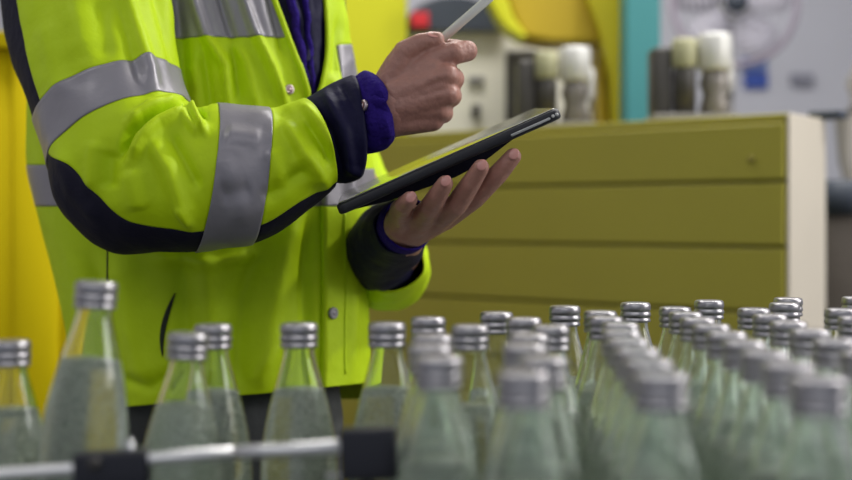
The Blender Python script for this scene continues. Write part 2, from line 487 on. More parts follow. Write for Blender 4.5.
for i, (y, xl, xr, x1, x2, d, b, tR, hm) in enumerate(G):
    xc = (xl + xr) / 2; a = (xr - xl) / 2
    p1 = math.acos(max(-1, min(1, (x2 - xc) / a))); p2 = math.acos(max(-1, min(1, (x1 - xc) / a)))
    ph = np.concatenate([np.linspace(0, p1, nA, endpoint=False), np.linspace(p1, p2, nB_, endpoint=False),
                         np.linspace(p2, PI, nC, endpoint=False), np.linspace(PI, 2 * PI, nD, endpoint=False)])
    PH[i] = ph
    GX[i] = xc + a * np.cos(ph)
    s = np.sin(ph); s = np.sign(s) * np.abs(s)**.85
    GD[i] = d - b * s
    wr_ = np.where(ph <= p1 + 1e-6, 1., np.where(ph < p2, np.maximum(0, 1 - (ph - p1) / (p2 - p1 + 1e-6)), np.where(ph > PI, np.clip((ph - PI * 1.4) / (PI * .6), 0, 1), 0)))
    GY[i] = y + tR * wr_ + hm * (-(GX[i] - 205) * .10) * (s > 0)
tf = [
 ([(186, -30), (206, 36), (226, 66), (229, 114)], 5.5, 7), ([(234, -30), (254, 30), (272, 68), (288, 112)], 5, 7), ([(226, 36), (246, 60), (258, 112)], 5, 3), ([(214, -20), (232, 40), (240, 108)], 7, -5), ([(262, -30), (278, 30), (284, 60)], 7, -5), ([(203, 50), (212, 112)], 6, -5),
 ([(190, 60), (196, 112)], 9, 3),
 ([(174, -20), (182, 60), (192, 108)], 10, -6), ([(298, 60), (306, 96)], 5, 2),
 ([(300, 205), (284, 250), (270, 330), (262, 392)], 15, 7), ([(262, 240), (240, 300), (236, 360), (240, 392)], 14, -6),
 ([(205, 245), (212, 320), (208, 390)], 14, 6), ([(180, 245), (186, 330), (180, 390)], 12, -5),
 ([(310, 215), (304, 270), (310, 390)], 9, -6), ([(345, 215), (352, 290), (350, 380)], 7, 3),
 ([(288, 330), (250, 385)], 12, 4), ([(120, 250), (135, 330), (150, 392)], 16, 5), ([(90, 260), (104, 330), (110, 380)], 9, -5),
 ([(150, 256), (215, 262), (260, 252)], 9, 5), ([(118, 378), (150, 386), (178, 372)], 7, -4),
 ([(345, 10), (352, 40), (350, 70)], 6, 5), ([(338, 20), (334, 80)], 5, -4), ([(336, 70), (330, 110), (334, 160)], 8, 4), ([(352, 150), (348, 205)], 7, 4),
]
W = grid_world(GX, GY, GD)
near = np.clip(np.sin(PH) * 2.5, 0, 1)
D = fold_field(GX, GY, tf) * near
# placket flap stands proud of the left front
flap = np.exp(-np.clip(GX - 322, 0, 99) / 22) * (GX >= 321.9) * (np.sin(PH) > 0) * np.clip((GY - 110) / 40, 0, 1)
D = D + .006 * flap
mid = np.zeros((nr, nc), bool); mid[:, nA:nA + nB_ + 1] = True
D = D - .004 * (mid & (GY > 120) & (PH > 0))* ((np.arange(nc) > nA) & (np.arange(nc) < nA + nB_))[None, :]
W, N = displace(W, D, namp=.0022, nscale=9)
cells = np.full((nr, nc), 'j', dtype='U2')
for i in range(nr):
    for j in range(nc):
        if nA <= j < nA + nB_ and i < idx[6]: cells[i, j] = '-'
        elif idx[7] <= i < idx[8] or (idx[4] <= i < idx[5] and not 17 <= j < nA): cells[i, j] = 'b'
jacket = emit('jacket', W, N, cells, 'j', M['hivis'], person, OR, thick=.002)
emit('reflective_band', W, N, cells, 'b', M['band'], jacket, (0, 0, 0), lift=.0006, thick=.002)
bpy.context.view_layer.update()
def shift_to_parent(o):   # meshes emitted in world space under a part whose origin is the person's
    o.data.transform(Matrix.Translation(-OR))
shift_to_parent(jacket.children[0])
bmt = bmesh.new()
vv = [[bmt.verts.new(W[i, j]) for j in range(nc)] for i in range(nr)]
for i in range(nr - 1):
    for j in range(nc): bmt.faces.new((vv[i][j], vv[i][(j + 1) % nc], vv[i + 1][(j + 1) % nc], vv[i + 1][j]))
torso_bvh = mkbvh(bmt); bmt.free()

def hit(bvh, px, py):
    o_ = Vector((0, 0, CZ)); dr = (P(px, py, 1) - o_).normalized()
    h = bvh.ray_cast(o_, dr)
    if h[0] is None: return None, None
    return h[0], (h[1] if h[1].dot(dr) < 0 else -h[1])

def decal(name, poly, bvh, m, parent, lift=.0022, n=1):
    """thin cloth piece following the surface, outline given as left/right pairs"""
    bm_ = B(); rows_ = []
    for (xa, ya), (xb, yb) in poly:
        r_ = []
        for t in np.linspace(0, 1, 5):
            p, nn = hit(bvh, xa + (xb - xa) * t, ya + (yb - ya) * t)
            r_.append(bm_.verts.new(p + nn * lift))
        rows_.append(r_)
    for i in range(len(rows_) - 1):
        for k in range(4): bm_.faces.new((rows_[i][k], rows_[i][k + 1], rows_[i + 1][k + 1], rows_[i + 1][k]))
    o = link(name, bm_, m, parent, OR)
    so = o.modifiers.new('t', 'SOLIDIFY'); so.thickness = .001; so.offset = 0
    return o

def snap(px, py, bvh, r, parent, ringed=True, base='snap_button', m='snap'):
    p, n = hit(bvh, px, py)
    R = n.to_track_quat('Z', 'Y').to_matrix(); p = p + n * .0028
    bm_ = lathe(B(), [(r * .99, -.001), (r, .0012), (r * .8, .0024), (r * .55, .0018), (r * .5, .0016), (r * .3, .0026), (r * .02, .003)], p, 24, rot=R)
    o = link(base, bm_, M[m], parent, OR)
    if ringed:
        b2 = lathe(B(), [(r * .62, .0024), (r * .5, .0030), (r * .36, .0026)], p, 24, cap0=False, cap1=False, rot=R)
        link('snap_ring', b2, M['snapring'], o, OR)
    return o
snap(288, 90, torso_bvh, .0058, jacket)
snap(331.5, 313, torso_bvh, .0068, jacket, False, m='band')
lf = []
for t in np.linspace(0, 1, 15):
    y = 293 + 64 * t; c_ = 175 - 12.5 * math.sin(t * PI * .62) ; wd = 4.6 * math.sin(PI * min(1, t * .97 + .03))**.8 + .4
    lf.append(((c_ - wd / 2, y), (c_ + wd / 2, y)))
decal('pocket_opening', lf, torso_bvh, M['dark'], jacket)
decal('side_seam', [((107.6, y), (108.8, y)) for y in range(246, 286, 4)], torso_bvh, M['dark'], jacket, .0012)
# stitched placket edge
stp = [((344 + .5 * math.sin(y * .05), y), (345.4 + .5 * math.sin(y * .05), y)) for y in range(212, 376, 6)]
decal('placket_seam', stp, torso_bvh, M['hivis'], jacket, .0016)
# storm-flap edge of the opening: raised piping
pp = []
for i in range(idx[3], idx[6] + 1):
    pp.append(Vector(W[i, nA + nB_] + N[i, nA + nB_] * .001))
link('edge_piping', tube(B(), pp, .0035, 8), M['hivis'], jacket, OR)
pp = [Vector(W[i, nA]) for i in range(idx[3], idx[6] + 1)]
link('edge_piping', tube(B(), pp, .003, 8), M['hivis'], jacket, OR)
# collar
link('collar', tube(B(), [Vector(W[2, j]) + Vector((0, 0, .006)) for j in range(nA + nB_, nc, 3)], .011, 10), M['hivis'], jacket, OR)

# ---- sweater seen in the jacket opening
SW = [(-150, 180, 250, 1.50, .042), (-120, 120, 290, 1.48, .080), (-60, 62, 332, 1.47, .104), (0, 52, 345, 1.46, .114), (60, 48, 352, 1.46, .120), (120, 44, 360, 1.46, .122), (200, 50, 362, 1.46, .122), (330, 76, 360, 1.46, .120)]
g, ix = catmull(SW, [4, 8, 14, 14, 14, 6, 6]); n2 = 140
sx_ = np.zeros((len(g), n2)); sy_ = sx_.copy(); sd_ = sx_.copy(); ph = np.linspace(0, 2 * PI, n2, endpoint=False)
for i, (y, xl, xr, d, b) in enumerate(g):
    sx_[i] = (xl + xr) / 2 + (xr - xl) / 2 * np.cos(ph); sy_[i] = y; sd_[i] = d - b * np.sin(ph)
fs = [([(284, -30), (296, 20), (308, 80)], 5, 9), ([(293, -30), (303, 30), (311, 90)], 3.5, -7), ([(304, -30), (308, 30), (312, 90)], 4, 6), ([(318, -30), (314, 90)], 4, 5)]
w2 = grid_world(sx_, sy_, sd_); w2, n_2 = displace(w2, fold_field(sx_, sy_, fs) * (np.sin(ph) > 0), namp=.002, nscale=14, seed=4)
cl = np.full(sx_.shape, 's', dtype='U2')
sweater = emit('sweater', w2, n_2, cl, 's', M['navy2'], person, OR, thick=.002)
bq = bmesh.new(); vq = [[bq.verts.new(w2[i, j]) for j in range(n2)] for i in range(len(g))]
for i in range(len(g) - 1):
    for j in range(n2): bq.faces.new((vq[i][j], vq[i][(j + 1) % n2], vq[i + 1][(j + 1) % n2], vq[i + 1][j]))
sw_bvh = mkbvh(bq); bq.free()
for xs, r_, mm in (((283, 296, 309), .0052, 'violet'), ((296, 304, 311), .0042, 'navy2'), ((304, 308, 313), .0036, 'violet')):
    pts = []
    for t in np.linspace(0, 1, 26):
        y = -50 + 145 * t; x = np.interp(t, [0, .5, 1], xs); q_, n_ = hit(sw_bvh, x, y); pts.append(q_ + n_ * .001 + Vector((.001 * math.sin(t * 30), 0, 0)))
    link('front_fold', tube(B(), pts, r_, 12), M[mm], sweater, OR)

# ---- near sleeve
#  Pin x,y   Pout x,y   d   b   bow  s1
SL = [
 (140, -120, 40, -128, 1.44, .050, -10, .93),
 (158, -85, 8, -62, 1.40, .075, -18, .93),
 (166, -30, 2, -8, 1.36, .080, -24, .92),
 (173, 20, 10, 55, 1.325, .082, -28, .905),
 (180, 70, 34, 120, 1.295, .082, -29, .92),
 (191, 105, 50, 168, 1.27, .080, -34, .955),
 (195, 107, 56, 204, 1.255, .079, -30, .80),
 (199, 108, 80, 232, 1.245, .077, -16, .77),
 (203, 108, 114, 251, 1.238, .074, -6, .80),
 (208, 107, 160, 252, 1.233, .070, 4, .83),
 (217, 105, 195, 250, 1.230, .067, 9, .86),
 (269, 107, 251, 244, 1.228, .060, 9, .845),
 (286, 103, 290, 222, 1.226, .055, 12, .82),
 (303, 98, 332, 190, 1.224, .048, 14, .93),
]
G, ix = catmull(SL, [8, 14, 18, 18, 14, 14, 14, 14, 14, 14, 24, 12, 14])
nA2, nB2, nC2 = 90, 14, 36; nr = len(G); nc2 = nA2 + nB2 + nC2
GX = np.zeros((nr, nc2)); GY = GX.copy(); GD = GX.copy(); PH = GX.copy()
mids = (G[:, 0:2] + G[:, 2:4]) / 2
for i, (ax, ay, bx, by, d, b, bow, s1) in enumerate(G):
    p1 = math.acos(1 - 2 * s1)
    ph = np.concatenate([np.linspace(0, p1, nA2, endpoint=False), np.linspace(p1, PI, nB2, endpoint=False), np.linspace(PI, 2 * PI, nC2, endpoint=False)])
    PH[i] = ph; mx, my = (ax + bx) / 2, (ay + by) / 2; ex, ey = (ax - bx) / 2, (ay - by) / 2
    el = math.hypot(ex, ey); nx, ny = -ey / el, ex / el          # in-plane perpendicular to the chord
    t = mids[min(i + 1, nr - 1)] - mids[max(i - 1, 0)]
    if nx * t[0] + ny * t[1] < 0: nx, ny = -nx, -ny
    s = np.sin(ph)
    GX[i] = mx + ex * np.cos(ph) + nx * bow * s; GY[i] = my + ey * np.cos(ph) + ny * bow * s
    GD[i] = d - b * np.sign(s) * np.abs(s)**.9
sf = [
 ([(112, -40), (128, 5), (141, 48), (156, 92)], 9, 7), ([(122, 0), (131, 40), (140, 86)], 12, -4), ([(150, -30), (170, 40), (184, 84)], 9, -5), ([(165, -10), (180, 50)], 8, 3),
 ([(70, -30), (84, 60)], 20, 4), ([(100, 0), (105, 60)], 14, -3), ([(45, 20), (62, 100)], 14, 3),
 ([(189, 103), (165, 108), (145, 118), (130, 134), (120, 156)], 6, -11), ([(180, 100), (150, 106), (128, 122)], 6, 5),
 ([(186, 112), (158, 122), (142, 138), (132, 160)], 8, 7), ([(187, 106), (196, 118), (206, 134)], 4.5, 5), ([(193, 104), (206, 120)], 4, -4), ([(180, 116), (196, 132), (208, 128)], 5, 4),
 ([(150, 140), (168, 168), (180, 200), (191, 224)], 10, 5), ([(168, 130), (186, 165), (200, 190)], 9, -4), ([(178, 206), (191, 225)], 5, 3),
 ([(110, 150), (108, 190)], 12, -5), ([(130, 170), (140, 210)], 14, 4), ([(95, 140), (92, 190)], 10, 3), ([(60, 150), (72, 190), (100, 220)], 9, 3),
 ([(225, 135), (262, 140)], 12, 3), ([(220, 195), (252, 188)], 14, -3), ([(224, 150), (246, 225)], 16, 3), ([(275, 104), (290, 124), (300, 160)], 12, -3),
 ([(285, 120), (302, 150), (318, 172), (326, 188)], 8, 6), ([(305, 120), (322, 146), (330, 166)], 6, -5), ([(262, 200), (292, 178), (310, 168)], 9, -4), ([(303, 104), (322, 126), (335, 150)], 6, 4),
 ([(270, 150), (285, 190)], 10, 3),
]
Wn = grid_world(GX, GY, GD)
D = fold_field(GX, GY, sf) * np.clip(np.sin(PH) * 2.5, 0, 1)
Ws, Ns = displace(Wn, D, namp=.0028, nscale=15, seed=9)
cl = np.full((nr, nc2), 'j', dtype='U2')
for i in range(nr):
    band = ix[4] <= i < ix[5] or ix[10] <= i < ix[11]
    for j in range(nc2):
        if band: cl[i, j] = 'b' if i < ix[5] else 'c'
        elif nA2 <= j < nA2 + nB2 + 6: cl[i, j] = 'n' if i < ix[5] else 'm'
sleeve = emit('sleeve', Ws, Ns, cl, 'j', M['hivis'], jacket, OR, thick=.002)
emit('reflective_band', Ws, Ns, cl, 'b', M['band'], jacket, OR, lift=.0008, thick=.002)
emit('reflective_band', Ws, Ns, cl, 'c', M['band'], jacket, OR, lift=.0008, thick=.002)
emit('underarm_panel', Ws, Ns, cl, 'n', M['navy'], jacket, OR, lift=-.0004, thick=.002)
emit('underarm_panel', Ws, Ns, cl, 'm', M['navy'], jacket, OR, lift=-.0004, thick=.002)

def cuff(name, rows, subs, folds, m, parent, n=72, namp=.0015, seed=1, thick=.002, lobes=None):
    G, ix_ = catmull(rows, subs); nr = len(G)
    X = np.zeros((nr, n)); Y = X.copy(); Dd = X.copy(); ph = np.linspace(0, 2 * PI, n, endpoint=False)
    mids = (G[:, 0:2] + G[:, 2:4]) / 2
    for i, (ax, ay, bx, by, d, b, bow) in enumerate(G):
        mx, my = mids[i]; ex, ey = (ax - bx) / 2, (ay - by) / 2; el = math.hypot(ex, ey) + 1e-6; nx, ny = -ey / el, ex / el
        t = mids[min(i + 1, nr - 1)] - mids[max(i - 1, 0)]
        if nx * t[0] + ny * t[1] < 0: nx, ny = -nx, -ny
        X[i] = mx + ex * np.cos(ph) + nx * bow * np.sin(ph); Y[i] = my + ey * np.cos(ph) + ny * bow * np.sin(ph)
        Dd[i] = d - b * np.sin(ph)
    W_ = grid_world(X, Y, Dd); D_ = fold_field(X, Y, folds) * np.clip(np.sin(ph) * 2.5, 0, 1)
    W_, N_ = displace(W_, D_, namp=namp, nscale=22, seed=seed)
    o = emit(name, W_, N_, np.full((nr, n), 'a'), 'a', m, parent, OR, thick=thick)
    b_ = bmesh.new(); v_ = [[b_.verts.new(W_[i, j]) for j in range(n)] for i in range(nr)]
    for i in range(nr - 1):
        for j in range(n): b_.faces.new((v_[i][j], v_[i][(j + 1) % n], v_[i + 1][(j + 1) % n], v_[i + 1][j]))
    t_ = mkbvh(b_); b_.free()
    return o, t_
c1, b1 = cuff('sleeve_lining_cuff', [(296, 112, 312, 168, 1.226, .032, 10), (304, 101, 330, 180, 1.224, .038, 8), (330, 85, 346, 182, 1.224, .041, 4), (352, 76, 361, 177, 1.223, .040, 6), (354, 80, 364, 166, 1.223, .036, 6)], [6, 14, 12, 5],
              [([(308, 104), (330, 130), (344, 178)], 6, -4), ([(325, 92), (345, 130), (352, 172)], 6, 4), ([(345, 165), (362, 175)], 4, 3), ([(340, 84), (356, 110)], 5, -2)], M['navy2'], jacket)
c2, b2 = cuff('fleece_cuff', [(342, 98, 352, 152, 1.225, .030, 4), (353, 80, 362, 153, 1.223, .035, 4), (364, 71, 374, 152, 1.223, .038, 4), (373, 74, 386, 148, 1.223, .0375, 5), (379, 82, 392, 140, 1.223, .034, 5), (377, 90, 388, 133, 1.223, .029, 5)], [6, 10, 10, 6, 4],
              [([(374, 101), (384, 104), (396, 107)], 5, -8), ([(375, 84), (382, 98)], 6, 3), ([(384, 115), (388, 138)], 6, 3), ([(362, 80), (366, 150)], 5, -2)], M['violet'], sweater, seed=3, namp=.002)
snap(366, 106, b2, .0060, c2)

# ---- far sleeve: short stretch of green sleeve with its dark cuff coming forward
def ptube(name, pts, sub, m, parent, n=80, namp=.003, seed=5, nscale=20, thick=.002, skew=(0, 0)):
    """open cloth tube; pts are (px,py,d,radius m)"""
    G, _ = catmull(pts, sub); C_ = [P(a, b, c) for a, b, c, r in G]; W_ = np.zeros((len(G), n, 3))
    for i in range(len(G)):
        t = (C_[min(i + 1, len(G) - 1)] - C_[max(i - 1, 0)]).normalized(); p = t.cross(Vector((0, 0, 1))).normalized(); q = p.cross(t)
        for j in range(n):
            a = 2 * PI * j / n; W_[i, j] = C_[i] + (p * math.cos(a) + q * math.sin(a)) * G[i][3]
    W_, N_ = displace(W_, np.zeros(W_.shape[:2]), namp=namp, nscale=nscale, seed=seed)
    o = emit(name, W_, N_, np.full(W_.shape[:2], 'a'), 'a', m, parent, OR, thick=thick)
    b_ = bmesh.new(); v_ = [[b_.verts.new(W_[i, j]) for j in range(n)] for i in range(len(G))]
    for i in range(len(G) - 1):
        for j in range(n): b_.faces.new((v_[i][j], v_[i][(j + 1) % n], v_[i + 1][(j + 1) % n], v_[i + 1][j]))
    t_ = mkbvh(b_); b_.free()
    return o, t_
ptube('sleeve', [(262, -90, 1.53, .060), (290, 20, 1.56, .066), (318, 130, 1.58, .066), (352, 215, 1.58, .064), (380, 258, 1.545, .058), (389, 268, 1.48, .050), (392, 265, 1.425, .042), (391, 260, 1.40, .038)], [8, 8, 8, 8, 8, 8, 5], M['hivis'], jacket, namp=.006)
c3, b3 = ptube('sleeve_lining_cuff', [(386, 266, 1.50, .036), (381, 262, 1.43, .038), (383, 249, 1.385, .041), (392, 235, 1.335, .0385), (402, 229, 1.295, .031), (404, 227, 1.285, .029)], [6, 8, 10, 8, 4], M['navy2'], jacket, namp=.005, seed=6)
c4, b4 = ptube('fleece_cuff', [(400, 231, 1.31, .0275), (405, 227, 1.282, .0285), (409, 224, 1.268, .027)], [5, 5], M['violet'], sweater, seed=8, namp=.002)
p_ = hit(b3, 381, 236)
if p_[0]: snap(381, 236, b3, .004, c3, False, m='snapring')

# trousers and shoes
bm = B()
RT = lambda *a: rounded_chain(bm, [(Vector(p), r) for p, r in a], 18)
RT(((PX - .035, 1.47, .90), .105), ((PX + .06, 1.46, .90), .105))
RT(((PX - .015, 1.47, 1.00), .098), ((PX + .05, 1.46, 1.00), .100))
for sx in (-1, 1):
    RT(((PX + sx * .065, 1.47 - sx * .02, .86), .105), ((PX + sx * .095, 1.47 - sx * .02, .50), .082), ((PX + sx * .095, 1.49 - sx * .02, .10), .068))
link('trousers', remesh('trousers', bm, .008, 6), M['trouser'], person, OR)
for sx in (-1, 1):
    bm = B(); rounded_chain(bm, [(Vector((PX + sx * .095 - .03, 1.50 - sx * .02, .05)), .05), (Vector((PX + sx * .095 + .10, 1.46 - sx * .02, .045)), .045), (Vector((PX + sx * .095 + .15, 1.445 - sx * .02, .04)), .04)], 16)
    for v in bm.verts: v.co.z = max(v.co.z, .0)
    link('shoe', remesh('shoe', bm, .006, 4), M['shoe'], person, OR)

# ------------------------------------------------------------------ tablet and stylus
A = P(340, 216, 1.178); Bp = P(563, 117.5, 1.178); ux = (Bp - A); LEN = ux.length; ux.normalize()
depth = Vector((0, .992, .107)); depth = (depth - depth.dot(ux) * ux).normalized(); uz = ux.cross(depth).normalized()
if uz.z < 0: uz = -uz
R = Matrix((ux, depth, uz)).transposed()
WD = .165; TH = .0105
tc_ = A + ux * LEN / 2 + depth * WD / 2 + uz * TH / 2
tab = root('tablet', tc_ - uz * TH / 2, 'dark tablet held flat in the left hand under the stylus', 'tablet')
tab.rotation_euler = R.to_euler()
def rrect(bm_, sx, sy, r, z0, z1, bev=.002, seg=6):
    pts = []
    for cx, cy, a0 in ((sx / 2 - r, sy / 2 - r, 0), (-sx / 2 + r, sy / 2 - r, PI / 2), (-sx / 2 + r, -sy / 2 + r, PI), (sx / 2 - r, -sy / 2 + r, 1.5 * PI)):
        for k in range(seg + 1):
            a_ = a0 + PI / 2 * k / seg; pts.append((cx + r * math.cos(a_), cy + r * math.sin(a_)))
    def ring(sc, z): return [bm_.verts.new((x - math.copysign(sc, x), y - math.copysign(sc, y), z)) for x, y in pts]
    rs = [ring(bev, z0), ring(bev * .3, z0 + bev * .3), ring(0, z0 + bev), ring(0, z1 - bev), ring(bev * .3, z1 - bev * .3), ring(bev, z1)]
    n = len(pts)
    for i in range(5):
        for k in range(n): bm_.faces.new((rs[i][k], rs[i][(k + 1) % n], rs[i + 1][(k + 1) % n], rs[i + 1][k]))
    bm_.faces.new(list(reversed(rs[0]))); bm_.faces.new(rs[-1])
    return bm_
autosm(link('case', rrect(B(), LEN, WD, .008, 0, TH, .0025), M['tabedge'], tab), 50)
autosm(link('screen', rrect(B(), LEN - .006, WD - .006, .006, TH - .0002, TH + .0012, .0005), M['screen'], tab), 50)
bt = link('volume_button', rrect(B(), .042, .0024, .0011, -.0018, .0018, .0004), M['silverpl'], tab); bt.rotation_euler = (PI / 2, 0, 0); bt.location = (LEN / 2 - .033, -WD / 2 - .0004, TH * .42)
for k, xo in enumerate((.0085, .0045)):
    q = link('camera_lens' if k == 0 else 'microphone_hole', lathe(B(), [(.0016, -.0006), (.0016, .0006), (.0009, .0009)], n=16), M['silverpl'], tab); q.rotation_euler = (PI / 2, 0, 0); q.location = (LEN / 2 - xo, -WD / 2, TH * .5)
fb = B(); pf = [(-LEN / 2 + .006, .0), (-LEN / 2 + .05, -.008), (.0, -.013), (.03, -.011), (.058, -.004), (.075, .0)]
fa = [fb.verts.new((x, -WD / 2 + .026, z)) for x, z in pf]; fc_ = [fb.verts.new((x, -WD / 2 + .060, z)) for x, z in pf]
for k in range(6): fb.faces.new((fa[k], fa[(k + 1) % 6], fc_[(k + 1) % 6], fc_[k]))
fb.faces.new(fa); fb.faces.new(list(reversed(fc_))); bmesh.ops.recalc_face_normals(fb, faces=fb.faces)
link('folded_cover', fb, M['navy'], tab, sm=False)  # cover wedge also takes in the dark of the hand's shadow
# stylus
s0 = P(494, -6, 1.232); s1_ = P(408, 68, 1.226); s2 = P(398, 76, 1.226)
sr = .0046
st = root('stylus', s2, 'slim white stylus gripped in the right hand above the tablet', 'stylus')
o = link('barrel', tube(B(), [s0, s0.lerp(s1_, .02), s1_], [sr * .8, sr, sr], 20), M['stylus'], st, s2)
link('tip', tube(B(), [s1_, s2], [sr, .001], 16), M['grey'], st, s2)

# ------------------------------------------------------------------ bottles
H = .2127
def body_prof(ext=0.):
    pr = [(0, 20.0), (.5, 24), (2, 27.3), (5, 28.9), (H * 1000 - 125 + ext, 29.0), (H * 1000 - 108 + ext, 28.7), (H * 1000 - 96 + ext, 28.0), (H * 1000 - 82 + ext, 26.2), (H * 1000 - 66 + ext, 22.9),
          (H * 1000 - 50 + ext, 18.9), (H * 1000 - 38 + ext, 15.6), (H * 1000 - 28 + ext, 12.8), (H * 1000 - 21 + ext, 11.2), (H * 1000 - 17 + ext, 11.0), (H * 1000 - 15.6 + ext, 12.4), (H * 1000 - 12 + ext, 12.4), (H * 1000 - 3 + ext, 12.2), (H * 1000 - 2.2 + ext, 10.5)]
    z = np.array([p[0] for p in pr]); r = np.array([p[1] for p in pr])
    return [(b / 1000, a / 1000) for a, b in zip(z, r)], z, r
def smooth_prof(ext, z0, z1, off, n=46):
    _, z, r = body_prof(ext); zz = np.linspace(z0, z1, n)
    # cosine-smoothed radius
    rr = np.array([np.mean(np.interp(np.clip(q + np.linspace(-3.5, 3.5, 9), 3, 1e9), z, r)) for q in zz])
    return [(max(.0005, (b - off)) / 1000, a / 1000) for a, b in zip(zz, rr)]
def make_bottle_meshes(ext, fill):
    bp, z, r = body_prof(ext); top = H * 1000 + ext
    base = [(.012, .0035), (.020, .0005), (.024, .0005), (.0273, .002)]
    prof = base + [p for p in smooth_prof(ext, 6, top - 19, 0, 50)] + [(.0110, (top - 17) / 1000), (.0124, (top - 15.6) / 1000), (.0124, (top - 12) / 1000), (.0122, (top - 3) / 1000), (.0105, (top - 2.2) / 1000)] + [(max(.004, r_ - .0017), z_) for r_, z_ in reversed(smooth_prof(ext, 8, top - 19, 0, 50))] + [(.01, .0045)]
    g_ = bpy.data.meshes.new('bottle_glass'); b_ = lathe(B(), prof, n=40, cap1=True); b_.to_mesh(g_); b_.free(); smooth(g_); g_.materials.append(M['glass'])
    lt = top - fill
    lp = [(.010, .0048), (.022, .003), (.0258, .0055)] + smooth_prof(ext, 8, lt, 1.5, 30)
    l_ = bpy.data.meshes.new('water'); b_ = lathe(B(), lp, n=36); b_.to_mesh(l_); b_.free(); smooth(l_); l_.materials.append(M['liquid'])
    c_ = bpy.data.meshes.new('cap'); t = top / 1000
    cp = [(.0126, t - .0180), (.0137, t - .0178), (.0140, t - .0168), (.0137, t - .0150), (.0131, t - .0143), (.0131, t - .0136), (.0138, t - .0130), (.0141, t - .0112), (.0138, t - .0094), (.0132, t - .0086), (.0132, t - .0078), (.0138, t - .0070), (.0140, t - .0055), (.0139, t - .0030), (.0135, t - .0012), (.0125, t - .0003), (.0108, t), (.006, t - .0003), (.0005, t - .0003)]
    b_ = B(); n = 72; rings = []
    for k_, (r_, z_) in enumerate(cp):
        ring = []
        for q in range(n):
            kn = .00012 if (q % 2 and 5 < k_ < 14) else 0
            a_ = 2 * PI * q / n; ring.append(b_.verts.new(((r_ + kn) * math.cos(a_), (r_ + kn) * math.sin(a_), z_)))
        rings.append(ring)
    for i in range(len(rings) - 1):
        for q in range(n): b_.faces.new((rings[i][q], rings[i][(q + 1) % n], rings[i + 1][(q + 1) % n], rings[i + 1][q]))
    b_.faces.new(rings[-1])
    b_.to_mesh(c_); b_.free(); smooth(c_); c_.materials.append(M['alu'])
    return g_, l_, c_
MB_ = [make_bottle_meshes(0, f) for f in (59, 62, 65)]
MT = make_bottle_meshes(37, 52)
ML = make_bottle_meshes(0, 49)
BELT = CZ - .0773 - H

def from_top(px, ty): d = (.0773 * F) / (ty - HY); return [(px - 426) * d / F, d]
spots = []   # x, y, label, group, meshes, fixed
def add(xy, lab, grp='loose capped bottles', ms=None, fix=True, tilt=0.): spots.append([xy[0] - math.sin(tilt) * .22, xy[1], lab, grp, ms, fix, tilt])
add([-.291, .84], 'silver-capped bottle cut off by the left edge of the photo', ms=make_bottle_meshes(-7, 48))
add([(93.5 - 426) * .80 / F, .80], 'tallest bottle, its silver cap standing above all others at left', ms=MT, tilt=.078)
add(from_top(189, 332), 'silver-capped bottle just right of the tallest bottle, half hiding another', tilt=.058, ms=ML)
add([-.1575, .887], 'silver-capped bottle half hidden behind the one beside the tallest bottle', ms=ML)
add(from_top(299, 323), 'clear bottle standing alone in front of the jacket button placket', ms=ML)
add([(391 - 426) * .905 / F, .905], 'clear bottle below the far sleeve, over the right end of the trousers', ms=ML)
add(from_top(471, 325), 'clear-necked bottle between the two leftmost files of packed bottles')
add([-.001, .946], 'silver-capped bottle at the far end of the leftmost packed file')
add([.1245, 1.077], 'sharp silver-capped bottle standing alone between two files, below centre of the cabinet')
add([.1955, 1.12], 'sharp silver-capped bottle behind the gap between third and fourth files')
add(from_top(709, 300), 'sharp silver-capped bottle at the back, below the right end of the drawers')
add(from_top(788, 297.6), 'rearmost silver-capped bottle in front of the cream cabinet side')
add([.333, 1.115], 'silver-capped bottle directly before the one against the cream cabinet side')
add([.43, 1.2], 'bottle at the right edge of the photo, behind the others there')
add([.059, 1.004], 'silver-capped bottle at the back end of the second packed file')
ords = ['first', 'second', 'third', 'fourth', 'fifth', 'sixth', 'seventh', 'eighth', 'ninth', 'tenth']
def lane(name, grp, a, b, n, zig=0.):
    for k in range(n):
        t = k / (n - 1); x = a[0] + (b[0] - a[0]) * t + zig * (1 if k % 2 else -1); y = a[1] + (b[1] - a[1]) * t
        add([x, y], 'out-of-focus silver-capped bottle, %s from the front in the %s' % (ords[k], name), grp, fix=(k == 0))
lane('leftmost packed file', 'bottles in the leftmost packed file', (.008, .68), (.004, .806), 3)
lane('second packed file from left', 'bottles in the second packed file', (.0536, .612), (.073, .945), 6, .004)
lane('third packed file from left', 'bottles in the third packed file', (.118, .604), (.1475, 1.015), 8)
lane('fourth packed file from left', 'bottles in the fourth packed file', (.193, .590), (.2205, 1.062), 9)
lane('file running off the lower right corner', 'bottles in the file at lower right', (.2535, .64), (.286, 1.047), 7)
add([.36, 1.04], 'bottle cut by the right edge, in front of the rearmost one there', 'bottles at the right edge of the photo')
add([.342, .955], 'bottle cap just outside the packed lower right file, at the right edge', 'bottles at the right edge of the photo')
pos = np.array([[s[0], s[1]] for s in spots]); p0 = pos.copy(); fixm = np.array([(.02 if k < 8 else .25) if s[5] else 1. for k, s in enumerate(spots)])
for it in range(400):
    for i in range(len(pos)):
        for j in range(i + 1, len(pos)):
            dv = pos[j] - pos[i]; L = np.hypot(*dv)
            if L < .0588:
                c_ = dv / L * (.0589 - L); wi, wj = fixm[i], fixm[j]
                pos[i] -= c_ * wi / (wi + wj); pos[j] += c_ * wj / (wi + wj)
print('bottle shift', [(k, round(float(np.hypot(*(pos[k] - p0[k]))), 3)) for k in range(len(pos)) if np.hypot(*(pos[k] - p0[k])) > .012])
